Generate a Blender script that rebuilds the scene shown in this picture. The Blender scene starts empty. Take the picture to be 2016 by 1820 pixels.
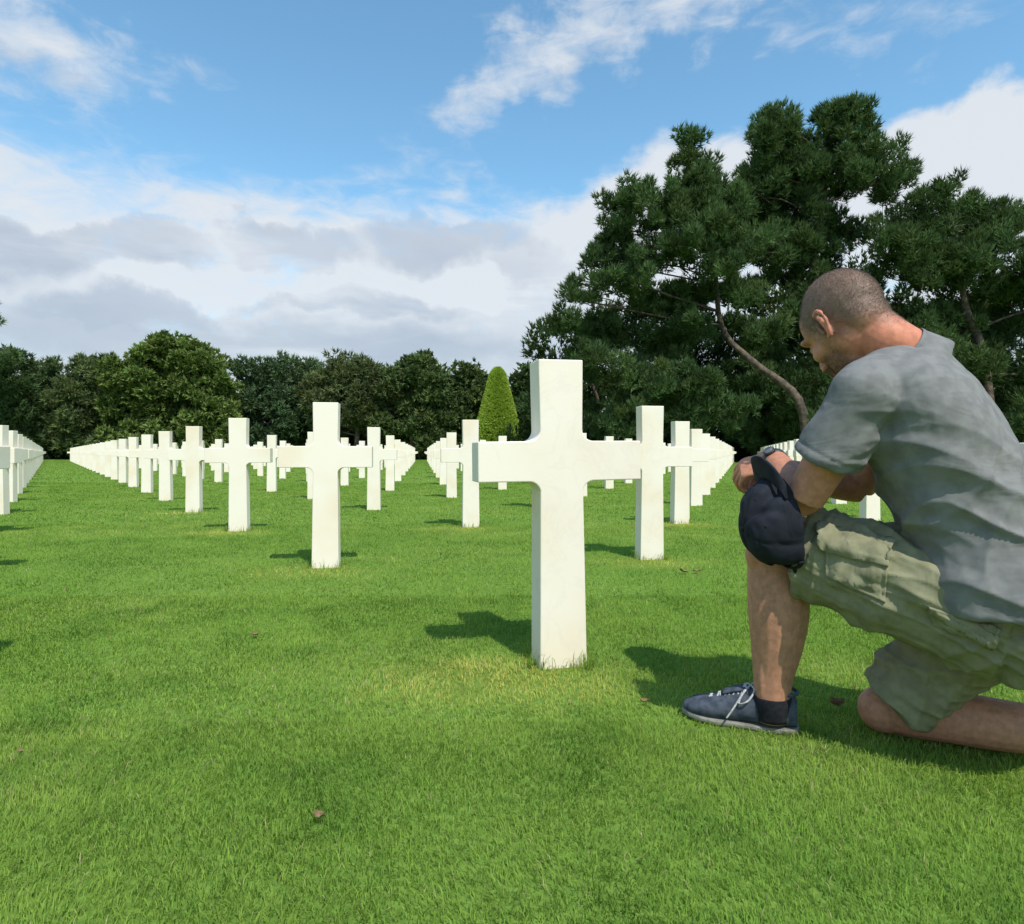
import bpy, bmesh, math, random
import numpy as np
from mathutils import Vector, Matrix, noise
from mathutils.bvhtree import BVHTree
random.seed(7); rng = np.random.default_rng(11)
scene = bpy.context.scene; COL = scene.collection
F = 1280.; CX = 1008.; HY = 890.; CH = .665
def P(px, py, Y): return Vector(((px-CX)/F*Y, Y, CH-(py-HY)/F*Y))

# ------------------------------------------------------------------ helpers
def link(o, parent=None):
    COL.objects.link(o)
    if parent is not None: o.parent = parent
    return o
def tag(o, label=None, cat=None, group=None, kind=None):
    if label: o['label'] = label
    if cat: o['category'] = cat
    if group: o['group'] = group
    if kind: o['kind'] = kind
    return o
def empty(name, loc=(0,0,0)):
    o = bpy.data.objects.new(name, None); o.location = loc; o.empty_display_size = .1
    return link(o)
def np_mesh(name, V, T, mat, parent=None, tint=None, smooth=False):
    V = np.asarray(V, dtype=np.float32); T = np.asarray(T, dtype=np.int32)
    me = bpy.data.meshes.new(name); n = len(V); m, k = T.shape
    me.vertices.add(n); me.vertices.foreach_set('co', V.ravel())
    me.loops.add(m*k); me.loops.foreach_set('vertex_index', T.ravel())
    me.polygons.add(m); me.polygons.foreach_set('loop_start', np.arange(0, m*k, k, dtype=np.int32))
    if smooth: me.polygons.foreach_set('use_smooth', np.ones(m, dtype=bool))
    me.update(calc_edges=True)
    if tint is not None:
        a = me.color_attributes.new('tint', 'FLOAT_COLOR', 'POINT')
        c = np.ones((n,4), dtype=np.float32); c[:,:3] = tint
        a.data.foreach_set('color', c.ravel())
    me.materials.append(mat)
    return link(bpy.data.objects.new(name, me), parent)
class G:
    def __init__(s): s.v = []; s.f = []
    def rings(s, R, cap=True):
        b = len(s.v); n = len(R[0])
        for r in R: s.v += [tuple(p) for p in r]
        for i in range(len(R)-1):
            for j in range(n):
                k = (j+1) % n
                s.f.append((b+i*n+j, b+i*n+k, b+(i+1)*n+k, b+(i+1)*n+j))
        if cap:
            s.f.append(tuple(b+j for j in reversed(range(n))))
            s.f.append(tuple(b+(len(R)-1)*n+j for j in range(n)))
    def loft(s, secs, seg=24, sub=5, power=2.0):
        A = [tuple(Vector(q) for q in x) for x in secs]
        out = []
        n = len(A)
        for i in range(n-1):
            for t in range(sub):
                out.append(tuple(cr(A[max(i-1,0)][q], A[i][q], A[i+1][q], A[min(i+2,n-1)][q], t/sub) for q in range(3)))
        out.append(A[-1])
        R = []
        for c, u, w in out:
            ring = []
            for j in range(seg):
                a = 2*math.pi*j/seg; ca, sa = math.cos(a), math.sin(a)
                if power != 2.0:
                    ca = math.copysign(abs(ca)**(2/power), ca); sa = math.copysign(abs(sa)**(2/power), sa)
                ring.append(c+u*ca+w*sa)
            R.append(ring)
        s.rings(R); return s
    def tube(s, pts, rad, seg=14, sub=4, hint=(0,0,1), flat=1.0):
        pts = [Vector(p) for p in pts]; secs = []
        for i, p in enumerate(pts):
            d = (pts[min(i+1,len(pts)-1)]-pts[max(i-1,0)]).normalized()
            h = Vector(hint)
            if abs(d.dot(h)) > .95: h = Vector((1,0,0))
            u = d.cross(h).normalized(); w = u.cross(d).normalized()
            r = rad[i] if hasattr(rad,'__len__') else rad
            ru, rw = r if hasattr(r,'__len__') else (r, r*flat)
            secs.append((p, u*ru, w*rw))
        return s.loft(secs, seg, sub)
    def ell(s, c, r, M=None, seg=20, rg=12):
        c = Vector(c); M = M or Matrix.Identity(3); R = []
        for i in range(rg+1):
            th = math.pi*(i+.001)/(rg+.002); ring = []
            for j in range(seg):
                a = 2*math.pi*j/seg
                ring.append(c+M@Vector((r[0]*math.sin(th)*math.cos(a), r[1]*math.sin(th)*math.sin(a), r[2]*math.cos(th))))
            R.append(ring)
        s.rings(R); return s
    def xform(s, M, start=0):
        for i in range(start, len(s.v)): s.v[i] = tuple(M@Vector(s.v[i]))
    def build(s, name, mat, parent=None, smooth=True):
        me = bpy.data.meshes.new(name); me.from_pydata(s.v, [], s.f); me.update()
        if smooth: me.polygons.foreach_set('use_smooth', np.ones(len(me.polygons), dtype=bool))
        me.materials.append(mat)
        return link(bpy.data.objects.new(name, me), parent)
def cr(a, b, c, d, t):
    return .5*((2*b)+(c-a)*t+(2*a-5*b+4*c-d)*t*t+(3*b-a-3*c+d)*t**3)
def remesh(g, name, voxel, it, mat, parent, disp=None, tint=None):
    me = bpy.data.meshes.new('tmp'); me.from_pydata(g.v, [], g.f); me.update()
    o = bpy.data.objects.new('tmp', me); COL.objects.link(o)
    m = o.modifiers.new('r', 'REMESH'); m.mode = 'VOXEL'; m.voxel_size = voxel
    if it:
        k = o.modifiers.new('s', 'SMOOTH'); k.factor = .5; k.iterations = it
    dg = bpy.context.evaluated_depsgraph_get(); dg.update()
    nm = bpy.data.meshes.new_from_object(o.evaluated_get(dg), depsgraph=dg)
    bpy.data.objects.remove(o); nm.name = name
    if disp:
        co = [v.co.copy() for v in nm.vertices]; no = [v.normal.copy() for v in nm.vertices]
        for i, v in enumerate(nm.vertices): v.co = co[i]+no[i]*disp(co[i], no[i])
    nm.polygons.foreach_set('use_smooth', np.ones(len(nm.polygons), dtype=bool)); nm.update()
    if tint:
        a = nm.color_attributes.new('tint', 'FLOAT_COLOR', 'POINT'); c = np.ones((len(nm.vertices),4), dtype=np.float32)
        for i, v in enumerate(nm.vertices): c[i,:3] = tint(v.co)
        a.data.foreach_set('color', c.ravel())
    nm.materials.clear(); nm.materials.append(mat)
    return link(bpy.data.objects.new(name, nm), parent)
def ss(a, b, x):
    t = min(1, max(0, (x-a)/(b-a))); return t*t*(3-2*t)
_tab = rng.random((256,256))
def vnoise(x, y):
    xi = np.floor(x).astype(int); yi = np.floor(y).astype(int); fx = x-xi; fy = y-yi
    fx = fx*fx*(3-2*fx); fy = fy*fy*(3-2*fy)
    g = lambda i, j: _tab[i % 256, j % 256]
    return (g(xi,yi)*(1-fx)+g(xi+1,yi)*fx)*(1-fy)+(g(xi,yi+1)*(1-fx)+g(xi+1,yi+1)*fx)*fy
def fbm(x, y): return .55*vnoise(x,y)+.3*vnoise(x*2.1+7,y*2.1+3)+.15*vnoise(x*4.3+1,y*4.3+9)

# ------------------------------------------------------------------ materials
class NT:
    def __init__(s, nt): s.nt = nt; nt.nodes.clear()
    def n(s, t, **k):
        x = s.nt.nodes.new(t)
        for a, b in k.items(): setattr(x, a, b)
        return x
    def l(s, a, b): s.nt.links.new(a, b)
    def put(s, sock, v):
        if v is None: return
        if isinstance(v, bpy.types.NodeSocket): s.l(v, sock)
        else: sock.default_value = v
    def m(s, op, a, b=None, c=None, clamp=False):
        x = s.n('ShaderNodeMath', operation=op, use_clamp=clamp)
        s.put(x.inputs[0], a); s.put(x.inputs[1], b); s.put(x.inputs[2], c); return x.outputs[0]
    def vm(s, op, a, b=None):
        x = s.n('ShaderNodeVectorMath', operation=op); s.put(x.inputs[0], a); s.put(x.inputs[1], b)
        return x.outputs[1] if op in ('LENGTH','DISTANCE','DOT_PRODUCT') else x.outputs[0]
    def sstep(s, v, a, b, lo=0., hi=1.):
        x = s.n('ShaderNodeMapRange', interpolation_type='SMOOTHSTEP')
        s.put(x.inputs[0], v); x.inputs[1].default_value = a; x.inputs[2].default_value = b
        x.inputs[3].default_value = lo; x.inputs[4].default_value = hi; return x.outputs[0]
    def noise(s, vec, scale, detail=3, rough=.55, dist=0):
        x = s.n('ShaderNodeTexNoise'); s.put(x.inputs['Vector'], vec)
        x.inputs['Scale'].default_value = scale; x.inputs['Detail'].default_value = detail
        x.inputs['Roughness'].default_value = rough; x.inputs['Distortion'].default_value = dist
        return x
    def mix(s, f, a, b, mode='MIX'):
        x = s.n('ShaderNodeMix', data_type='RGBA', blend_type=mode); s.put(x.inputs[0], f)
        s.put(x.inputs[6], a if isinstance(a, bpy.types.NodeSocket) else (*a,1)); s.put(x.inputs[7], b if isinstance(b, bpy.types.NodeSocket) else (*b,1))
        return x.outputs[2]
    def bump(s, h, strength, dist, nrm=None):
        x = s.n('ShaderNodeBump'); s.l(h, x.inputs['Height']); x.inputs['Strength'].default_value = strength
        x.inputs['Distance'].default_value = dist
        if nrm is not None: s.l(nrm, x.inputs['Normal'])
        return x.outputs[0]
def newmat(name):
    m = bpy.data.materials.new(name); m.use_nodes = True; t = NT(m.node_tree)
    o = t.n('ShaderNodeOutputMaterial'); return m, t, o
def pbr(name, c1, c2, scale=8, rough=.8, bscale=60, bstr=.3, bdist=.002, lo=.35, hi=.65, attr=False, detail=3, spec=.3, sss=0, wr=None):
    m, t, o = newmat(name); b = t.n('ShaderNodeBsdfPrincipled'); t.l(b.outputs[0], o.inputs[0])
    tc = t.n('ShaderNodeTexCoord').outputs['Object']
    f = t.sstep(t.noise(tc, scale, detail).outputs[0], lo, hi)
    col = t.mix(f, c1, c2)
    if attr:
        a = t.n('ShaderNodeVertexColor', layer_name='tint').outputs[0]; col = t.mix(1., a, col, 'MULTIPLY')
    t.l(col, b.inputs['Base Color']); b.inputs['Roughness'].default_value = rough
    b.inputs['Specular IOR Level'].default_value = spec
    if sss:
        b.inputs['Subsurface Weight'].default_value = sss; b.inputs['Subsurface Scale'].default_value = .008
        b.inputs['Subsurface Radius'].default_value = (1,.35,.2)
    nrm = None
    if wr:
        sv, ws_, wd = wr
        h = t.noise(t.vm('MULTIPLY', tc, sv), 1., 3, .5, 1.0).outputs[0]
        h = t.m('ABSOLUTE', t.m('SUBTRACT', h, .5)); h = t.sstep(h, .0, .20)
        nrm = t.bump(h, ws_, wd)
    if bstr:
        nrm = t.bump(t.noise(tc, bscale, 3).outputs[0], bstr, bdist, nrm)
    if nrm is not None: t.l(nrm, b.inputs['Normal'])
    return m
def leafmat(name, trans=.3):
    m, t, o = newmat(name)
    a = t.n('ShaderNodeVertexColor', layer_name='tint').outputs[0]
    d = t.n('ShaderNodeBsdfDiffuse'); t.l(a, d.inputs[0])
    if trans:
        tr = t.n('ShaderNodeBsdfTranslucent'); t.l(t.mix(1., a, (1.2,1.15,.7), 'MULTIPLY'), tr.inputs[0])
        m1 = t.n('ShaderNodeMixShader'); m1.inputs[0].default_value = trans; t.l(d.outputs[0], m1.inputs[1]); t.l(tr.outputs[0], m1.inputs[2])
        t.l(m1.outputs[0], o.inputs[0])
    else: t.l(d.outputs[0], o.inputs[0])
    return m
M_grass = leafmat('grass_blades', .38)
M_leaf = leafmat('foliage', .25)
M_bark = pbr('pine_bark', (.06,.045,.035), (.15,.115,.085), 3, .9, 12, .8, .05)
M_hair = leafmat('short_hair', 0)
M_skin = pbr('skin', (.86,.84,.82), (1.10,1.04,1.02), 60, .52, 420, .4, .001, attr=True, detail=5, spec=.25, sss=.05)
M_shirt = pbr('grey_jersey', (.163,.163,.161), (.210,.210,.206), 30, .95, 900, .4, .0008, detail=6, spec=.1, wr=((4,4,11), .22, .007))
M_short = pbr('khaki_cotton', (.195,.189,.113), (.25,.243,.152), 30, .92, 700, .35, .0008, detail=5, spec=.15, wr=((10,10,10), .36, .006))
M_cap = pbr('navy_cotton', (.009,.011,.018), (.015,.018,.028), 30, .8, 900, .4, .0006, spec=.25, wr=((9,9,6), .3, .006))
M_suede = pbr('blue_grey_suede', (.045,.055,.075), (.085,.10,.125), 40, .95, 600, .5, .001, spec=.1)
M_sole = pbr('pale_rubber', (.17,.165,.14), (.26,.25,.21), 40, .7, 200, .2, .001)
M_lace = pbr('grey_lace', (.33,.33,.33), (.5,.5,.48), 200, .9, 800, .4, .0005)
M_sock = pbr('black_knit', (.010,.010,.014), (.02,.02,.026), 80, .95, 500, .4, .001)
M_watch = pbr('watch_strap', (.018,.018,.02), (.04,.04,.043), 90, .5, 100, 0, .001, spec=.5)
M_glass = pbr('watch_face', (.10,.11,.12), (.18,.19,.20), 120, .2, 100, 0, .001, spec=.6)
M_dry = pbr('dry_leaf', (.16,.10,.05), (.28,.19,.10), 60, .8, 200, .4, .002)
# marble
M_marble, t, o = newmat('white_marble'); b = t.n('ShaderNodeBsdfPrincipled'); t.l(b.outputs[0], o.inputs[0])
oi = t.n('ShaderNodeObjectInfo').outputs['Random']; tc = t.n('ShaderNodeTexCoord').outputs['Object']
off = t.n('ShaderNodeCombineXYZ'); t.l(t.m('MULTIPLY', oi, 37.), off.inputs[0]); t.l(t.m('MULTIPLY', oi, 91.), off.inputs[2])
vec = t.vm('ADD', tc, off.outputs[0])
stain = t.sstep(t.noise(vec, 3.0, 3, .5).outputs[0], .38, .78)
c = t.mix(stain, (.82,.752,.645), (.775,.665,.51))
vein = t.m('ABSOLUTE', t.m('SUBTRACT', t.noise(vec, 4.5, 4, .6, 1.2).outputs[0], .5))
vf = t.m('MULTIPLY', t.sstep(vein, .035, .0), t.m('MULTIPLY', t.m('GREATER_THAN', oi, .55), .10))
c = t.mix(vf, c, (.52,.50,.47)); t.l(c, b.inputs['Base Color'])
b.inputs['Roughness'].default_value = .6; b.inputs['Specular IOR Level'].default_value = .2
t.l(t.bump(t.noise(vec, 90, 3).outputs[0], .12, .002), b.inputs['Normal'])
# ground
M_ground, t, o = newmat('lawn_soil'); b = t.n('ShaderNodeBsdfDiffuse'); t.l(b.outputs[0], o.inputs[0])
tc = t.n('ShaderNodeTexCoord').outputs['Object']
f1 = t.sstep(t.noise(tc, .9, 4).outputs[0], .35, .65); f2 = t.sstep(t.noise(tc, 40, 3).outputs[0], .3, .7)
c = t.mix(f1, (.142,.243,.042), (.182,.274,.055)); c = t.mix(f2, c, (.097,.175,.032)); t.l(c, b.inputs['Color'])
t.l(t.bump(t.noise(tc, 70, 3).outputs[0], .4, .012), b.inputs['Normal'])

# ------------------------------------------------------------------ camera, sun, sky
cam = bpy.data.cameras.new('camera'); co = bpy.data.objects.new('camera', cam); COL.objects.link(co)
co.location = (0,0,CH); co.rotation_euler = (math.pi/2,0,0); cam.sensor_width = 36; cam.lens = 36*F/2016
cam.sensor_fit = 'HORIZONTAL'; cam.shift_y = -19.6/2016; cam.clip_end = 2000; cam.clip_start = .02
scene.camera = co
SD = Vector((.305,-.62,1.0)).normalized()
sl = bpy.data.lights.new('sun', 'SUN'); sl.energy = 4.6; sl.angle = math.radians(.5); sl.color = (1,.95,.86)
so = bpy.data.objects.new('sun', sl); so.rotation_euler = SD.to_track_quat('Z','Y').to_euler(); so.location = (3,-6,10); COL.objects.link(so)
scene.view_settings.view_transform = 'Standard'; scene.view_settings.look = 'None'; scene.view_settings.exposure = 0
w = bpy.data.worlds.new('World'); scene.world = w; w.use_nodes = True; t = NT(w.node_tree)
out = t.n('ShaderNodeOutputWorld')
sky = t.n('ShaderNodeTexSky', sky_type='NISHITA'); sky.sun_disc = False
sky.sun_elevation = math.asin(SD.z); sky.sun_rotation = math.atan2(SD.x, SD.y); sky.air_density = 1.0; sky.dust_density = .4; sky.ozone_density = 2.0
bg1 = t.n('ShaderNodeBackground'); bg1.inputs[1].default_value = .15
t.l(t.mix(1., sky.outputs[0], (1.2,1.60,1.52), 'MULTIPLY'), bg1.inputs[0])
sp = t.n('ShaderNodeSeparateXYZ'); t.l(t.n('ShaderNodeTexCoord').outputs['Generated'], sp.inputs[0])
az = t.m('ARCTAN2', sp.outputs[0], sp.outputs[1]); el = t.m('ARCSINE', sp.outputs[2])
def comb(a, b_, c_=0.):
    x = t.n('ShaderNodeCombineXYZ'); t.put(x.inputs[0], a); t.put(x.inputs[1], b_); t.put(x.inputs[2], c_); return x.outputs[0]
uv = comb(az, el)
wn = t.vm('SUBTRACT', t.noise(uv, 8., 7, .56).outputs['Color'], (.5,.5,.5))
uvw = t.vm('ADD', uv, t.vm('MULTIPLY', wn, (.22,.16,0)))
nbig = t.noise(comb(t.m('MULTIPLY', az, 2.6), t.m('MULTIPLY', el, 6.5), 3.1), 1., 6, .54, .3).outputs[0]
nstr = t.noise(comb(t.m('MULTIPLY', az, 3.4), t.m('MULTIPLY', el, 15.), 8.3), 1., 6, .56, .3).outputs[0]
nwis = t.noise(comb(t.m('MULTIPLY', az, 14.), t.m('MULTIPLY', el, 34.), 1.7), 1., 5, .6, .5).outputs[0]
band = t.sstep(el, .46, .29)
dens = t.m('MULTIPLY_ADD', t.m('SUBTRACT', nbig, .5), 1.6, t.m('MULTIPLY_ADD', band, 1.45, -.38))
dens = t.m('MULTIPLY_ADD', t.m('SUBTRACT', nwis, .5), 1.4, dens)
def sd(px, py):
    a = math.atan((px-CX)/F); return a, math.atan((HY-py)/F*math.cos(a))
def blob(px, py, rx, ry, rot=0, lo=1.25, hi=.3):
    a, e = sd(px, py); a2, _ = sd(px+rx, py); _, e2 = sd(px, py-ry)
    v = t.vm('SUBTRACT', uvw, (a, e, 0))
    if rot:
        r = t.n('ShaderNodeVectorRotate', rotation_type='Z_AXIS'); t.l(v, r.inputs['Vector']); r.inputs['Angle'].default_value = math.radians(rot); v = r.outputs[0]
    d = t.vm('LENGTH', t.vm('MULTIPLY', v, (1/abs(a2-a), 1/abs(e2-e), 0)))
    return t.sstep(d, lo, hi)
def total(L, lo=1.25, hi=.3):
    tot = None
    for px, py, rx, ry, rot, k in L:
        q = t.m('MULTIPLY', blob(px, py, rx, ry, rot, lo, hi), k); tot = q if tot is None else t.m('MAXIMUM', tot, q)
    return tot
tot = total([(90,55,400,125,0,1.15), (1080,105,330,140,-32,1.2), (1300,20,480,110,-6,1.1), (1700,40,480,130,8,.85), (620,0,260,45,0,.45)], 1.35, .1)
hot = total([(1310,400,290,160,-25,1.4), (1900,310,400,120,0,1.5)])
dens = t.m('ADD', dens, t.m('MAXIMUM', tot, hot)); alpha = t.sstep(dens, .0, 1.08)
low = t.sstep(el, .30, .08)
puff = total([(190,470,340,82,-8,1.),(560,466,190,66,0,.9),(880,474,220,74,0,1.),(700,600,230,50,0,.8),(260,620,300,52,0,.75),(60,100,240,40,0,.55),(1150,120,150,40,-30,.35),(1050,530,150,85,0,.5)], 1.1, .5)
haze = total([(500,680,1000,60,0,.62)])
strk = total([(440,560,340,36,0,.8),(900,575,180,32,0,.8),(200,385,340,44,-8,.9),(560,388,190,38,0,.8),(890,392,230,40,0,.9),(640,335,600,45,0,.5)], 1.15, .35)
shade = t.m('MULTIPLY_ADD', low, .36, t.m('MULTIPLY', t.m('MAXIMUM', puff, haze), .56))
shade = t.m('ADD', shade, t.m('MULTIPLY', t.m('SUBTRACT', nbig, .5), 1.0))
shade = t.m('SUBTRACT', shade, t.m('MULTIPLY', t.sstep(nstr, .50, .74), .36))
shade = t.m('SUBTRACT', shade, t.m('MULTIPLY', strk, .52))
shade = t.m('SUBTRACT', shade, t.m('MULTIPLY', hot, .30), clamp=True)
ccol = t.mix(shade, (.82,.855,.90), (.39,.46,.58))
bg2 = t.n('ShaderNodeBackground'); t.l(ccol, bg2.inputs[0]); bg2.inputs[1].default_value = .95
ms = t.n('ShaderNodeMixShader'); t.l(t.m('MULTIPLY', alpha, .93), ms.inputs[0]); t.l(bg1.outputs[0], ms.inputs[1]); t.l(bg2.outputs[0], ms.inputs[2])
t.l(ms.outputs[0], out.inputs[0])

# ------------------------------------------------------------------ ground and grass
S = 700.
gd = np_mesh('ground', [(-S,-S,0),(S,-S,0),(S,S,0),(-S,S,0)], [(0,1,2,3)], M_ground); tag(gd, 'flat green lawn of the cemetery', 'lawn', kind='structure')
d1 = np.array((-1.226,1.722)); d2 = np.array((.710,2.012)); M0 = np.array((.1477,2.054))
near_bases = [M0+a*d1+b_*d2 for a, b_ in ((0,0),(1,0),(2,0),(0,1),(1,1),(0,2),(3,0))]
def gtint(x, y, n):
    f = fbm(x*1.1+3, y*1.1+9); g = fbm(x*6+30, y*6+11); h = rng.random(n)
    base = np.array((.198,.325,.056)); yel = np.array((.270,.375,.074)); dark = np.array((.118,.226,.038)); straw = np.array((.48,.43,.22))
    k = np.clip((f-.40)*3.2,0,1)[:,None]; c = base*(1-k)+yel*k
    k = np.clip((g-.52)*4.5,0,1)[:,None]*.75; c = c*(1-k)+dark*k
    for i, bs in enumerate(near_bases):
        fx, fy = bs[0]-(.16 if i == 0 else .05), bs[1]-.17
        r = np.sqrt(((x-fx)/.40)**2+((y-fy)/.23)**2)+(fbm(x*9,y*9)-.5)*.9
        k = np.clip(1.2-r,0,1)[:,None]*.95; c = c*(1-k)+np.array((.52,.50,.13))*k
    c = c*(.74+.52*h)[:,None]
    s = (rng.random(n) < .018+.035*(f>.60))[:,None]; c = np.where(s, straw*(.6+.5*h)[:,None], c)
    return c
def field(y0, y1, dens, hh, ww, seg2, jit=.45):
    area = .96*(y1*y1-y0*y0); n = int(area*dens)
    y = np.sqrt(rng.random(n)*(y1*y1-y0*y0)+y0*y0); x = (rng.random(n)*2-1)*.96*y
    clump = fbm(x*7+5, y*7+1)
    h = hh*(1-jit+2*jit*rng.random(n))*(.65+.7*clump)
    a = rng.random(n)*2*math.pi; ln = (.3+.7*rng.random(n))
    bend = fbm(x*3, y*3)*12
    a = np.where(rng.random(n) < .4, bend+rng.normal(0,.5,n), a)
    D = np.stack([np.cos(a), np.sin(a), np.zeros(n)],1); b2 = a+rng.normal(0,.6,n)
    Sd = np.stack([-np.sin(b2), np.cos(b2), np.zeros(n)],1)*(ww*(.7+.6*rng.random(n)))[:,None]*.5
    p = np.stack([x,y,np.full(n,-.002)],1); up = np.array((0,0,1.))
    tip = p+D*(h*ln*.95)[:,None]+up*(h*np.sqrt(1-.75*ln*ln))[:,None]
    c = gtint(x, y, n)
    if seg2:
        mid = p+D*(h*ln*.32)[:,None]+up*(h*.58)[:,None]
        V = np.stack([p-Sd,p+Sd,mid-Sd*.85,mid+Sd*.85,tip],1).reshape(-1,3); i = np.arange(n)[:,None]*5
        T = np.concatenate([i+np.array([[0,1,3]]), i+np.array([[0,3,2]]), i+np.array([[2,3,4]])]); tc = np.repeat(c,5,0)
    else:
        V = np.stack([p-Sd,p+Sd,tip],1).reshape(-1,3); i = np.arange(n)[:,None]*3
        T = i+np.array([[0,1,2]]); tc = np.repeat(c,3,0)
    return V, T, tc
parts = [field(.62,1.6,52000,.0175,.0015,True), field(1.6,3.,23000,.017,.0020,True), field(3.,6.,6500,.019,.0042,False), field(6.,14.,1400,.021,.009,False), field(14.,52.,80,.028,.03,False)]
for i, bs in enumerate(near_bases):
    n = 260 if i == 0 else 120
    a = rng.random(n)*2*math.pi; x = bs[0]+np.clip(np.cos(a)*.16,-.09,.09)+rng.normal(0,.008,n); y = bs[1]+np.clip(np.sin(a)*.16,-.07,.07)+rng.normal(0,.008,n)
    h = .025+.045*rng.random(n); aa = rng.random(n)*6.28; ln = .15+.7*rng.random(n)
    D = np.stack([np.cos(aa),np.sin(aa),0*aa],1); Sd = np.stack([-np.sin(aa),np.cos(aa),0*aa],1)*.0012
    p = np.stack([x,y,0*x],1); up = np.array((0,0,1.)); tip = p+D*(h*ln)[:,None]+up*(h*np.sqrt(1-.7*ln*ln))[:,None]; mid = p+D*(h*ln*.3)[:,None]+up*(h*.6)[:,None]
    V = np.stack([p-Sd,p+Sd,mid-Sd*.8,mid+Sd*.8,tip],1).reshape(-1,3); k = np.arange(n)[:,None]*5
    T = np.concatenate([k+np.array([[0,1,3]]),k+np.array([[0,3,2]]),k+np.array([[2,3,4]])])
    c = np.repeat(np.array((.20,.30,.06))*(.7+.7*rng.random((n,1))),5,0); parts.append((V,T,c))
off = 0; Vs = []; Ts = []; Cs = []
for V, T, c in parts:
    Vs.append(V); Ts.append(T+off); Cs.append(c); off += len(V)
gr = np_mesh('grass', np.concatenate(Vs), np.concatenate(Ts), M_grass, tint=np.concatenate(Cs)); tag(gr, 'short mown grass blades covering the lawn', 'grass', kind='stuff')

# ------------------------------------------------------------------ crosses
def cross_mesh():
    H=.95; za=.637; ah=.062; A=.262; ws=.068; wb=.076; wt=.0715; r=.036; dp=.054
    R = [(wb,-.06),(ws+.001,za-ah-r)]
    R += [(ws+r-r*math.cos(q), za-ah-r+r*math.sin(q)) for q in [math.pi/2*k/8 for k in range(1,8)]]
    R += [(ws+r,za-ah),(A,za-ah*.99),(A,za+ah*.99),(ws+r,za+ah)]
    R += [(ws+r-r*math.sin(q), za+ah+r-r*math.cos(q)) for q in [math.pi/2*k/8 for k in range(1,8)]]
    R += [(ws,za+ah+r),(wt,H)]
    pts = R+[(-x,z) for x, z in reversed(R)]
    bm = bmesh.new(); vs = [bm.verts.new((x,-dp,z)) for x, z in pts]; f = bm.faces.new(vs)
    ex = bmesh.ops.extrude_face_region(bm, geom=[f])
    bmesh.ops.translate(bm, vec=(0,2*dp,0), verts=[g for g in ex['geom'] if isinstance(g, bmesh.types.BMVert)])
    bmesh.ops.recalc_face_normals(bm, faces=bm.faces)
    es = [e for e in bm.edges if len(e.link_faces) == 2 and e.calc_face_angle() > .5]
    bmesh.ops.bevel(bm, geom=es, offset=.0035, segments=2, affect='EDGES', profile=.5)
    me = bpy.data.meshes.new('cross'); bm.to_mesh(me); bm.free(); me.materials.append(M_marble); return me
CM = cross_mesh()
ORD = ['first','second','third','fourth','fifth','sixth','seventh','eighth','ninth','tenth','eleventh','twelfth','thirteenth']
def cross_label(a, b_, px):
    if (a,b_) == (0,0): return 'largest white marble cross, nearest in front of the kneeling person'
    if (a,b_) == (1,-1): return 'white cross beyond the left edge, its shadow falling on the near grass'
    if (a,b_) == (-1,1): return 'white cross cut off at the right edge behind the kneeling person\'s back'
    if b_ == 0 and 0 < a <= 12: return ORD[a]+' cross in the long diagonal row leading left from the largest cross'
    if a == 0 and 0 < b_ <= 10: return ORD[b_]+' cross in the diagonal row leading back right from the largest cross'
    if b_ == 1 and 0 < a <= 10: return ORD[a]+' cross in the second diagonal row back, counted from its right end'
    if b_ == 2 and 0 < a <= 8: return ORD[a]+' cross in the third diagonal row back, counted from its right end'
    if b_ == -1 and 1 < a <= 10: return ORD[a-1]+' cross from the front in the left edge row beside the grass aisle'
    if px < 97: return 'small distant white cross left of the long grass aisle'
    if px < 831: return 'small distant white cross between the grass aisle and the clipped yew'
    if px < 1460: return 'small distant white cross right of the clipped yew and left of the person'
    return 'white cross in the field behind the kneeling person, largely hidden'
cand = []
for a in range(-30,40):
    for b_ in range(-30,40):
        p = M0+a*d1+b_*d2
        if p[1] < 1.7 or p[1] > 47: continue
        px = CX+F*p[0]/p[1]; hw = .3*F/p[1]
        if (px+hw < -2 or px-hw > 2018) and (a,b_) not in ((1,-1),(-1,1),(2,-1)): continue
        if px > 1700 and px < 1990 and p[1] > 6.5 : continue
        cand.append((p[1], a, b_, px, p))
cand.sort(key=lambda q: q[0])
ROTZ = math.atan2(.516,3.734)
bmr = bmesh.new()
for i, (Y, a, b_, px, p) in enumerate(cand):
    first = (a,b_) == (0,0)
    rz = ROTZ+(math.radians(5.5) if first else random.gauss(0,.016)); ry = -.010 if first else random.gauss(0,.006); rx = random.gauss(0,.006)
    if i < 300:
        o = bpy.data.objects.new('marble_cross', CM); o.location = (p[0],p[1],0); o.rotation_euler = (rx,ry,rz); link(o)
        tag(o, cross_label(a,b_,px), 'cross', 'white marble grave crosses in diagonal rows')
    else:
        n0 = len(bmr.verts); bmr.from_mesh(CM); bmr.verts.ensure_lookup_table()
        bmesh.ops.transform(bmr, matrix=Matrix.Translation((p[0],p[1],0))@Matrix.Rotation(rz,4,'Z'), verts=bmr.verts[n0:])
if len(bmr.verts):
    me = bpy.data.meshes.new('distant_crosses'); bmr.to_mesh(me); me.materials.append(M_marble)
    o = link(bpy.data.objects.new('distant_crosses', me)); tag(o, 'farthest tiny white crosses along the foot of the trees', 'crosses', kind='stuff')
bmr.free()

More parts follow.
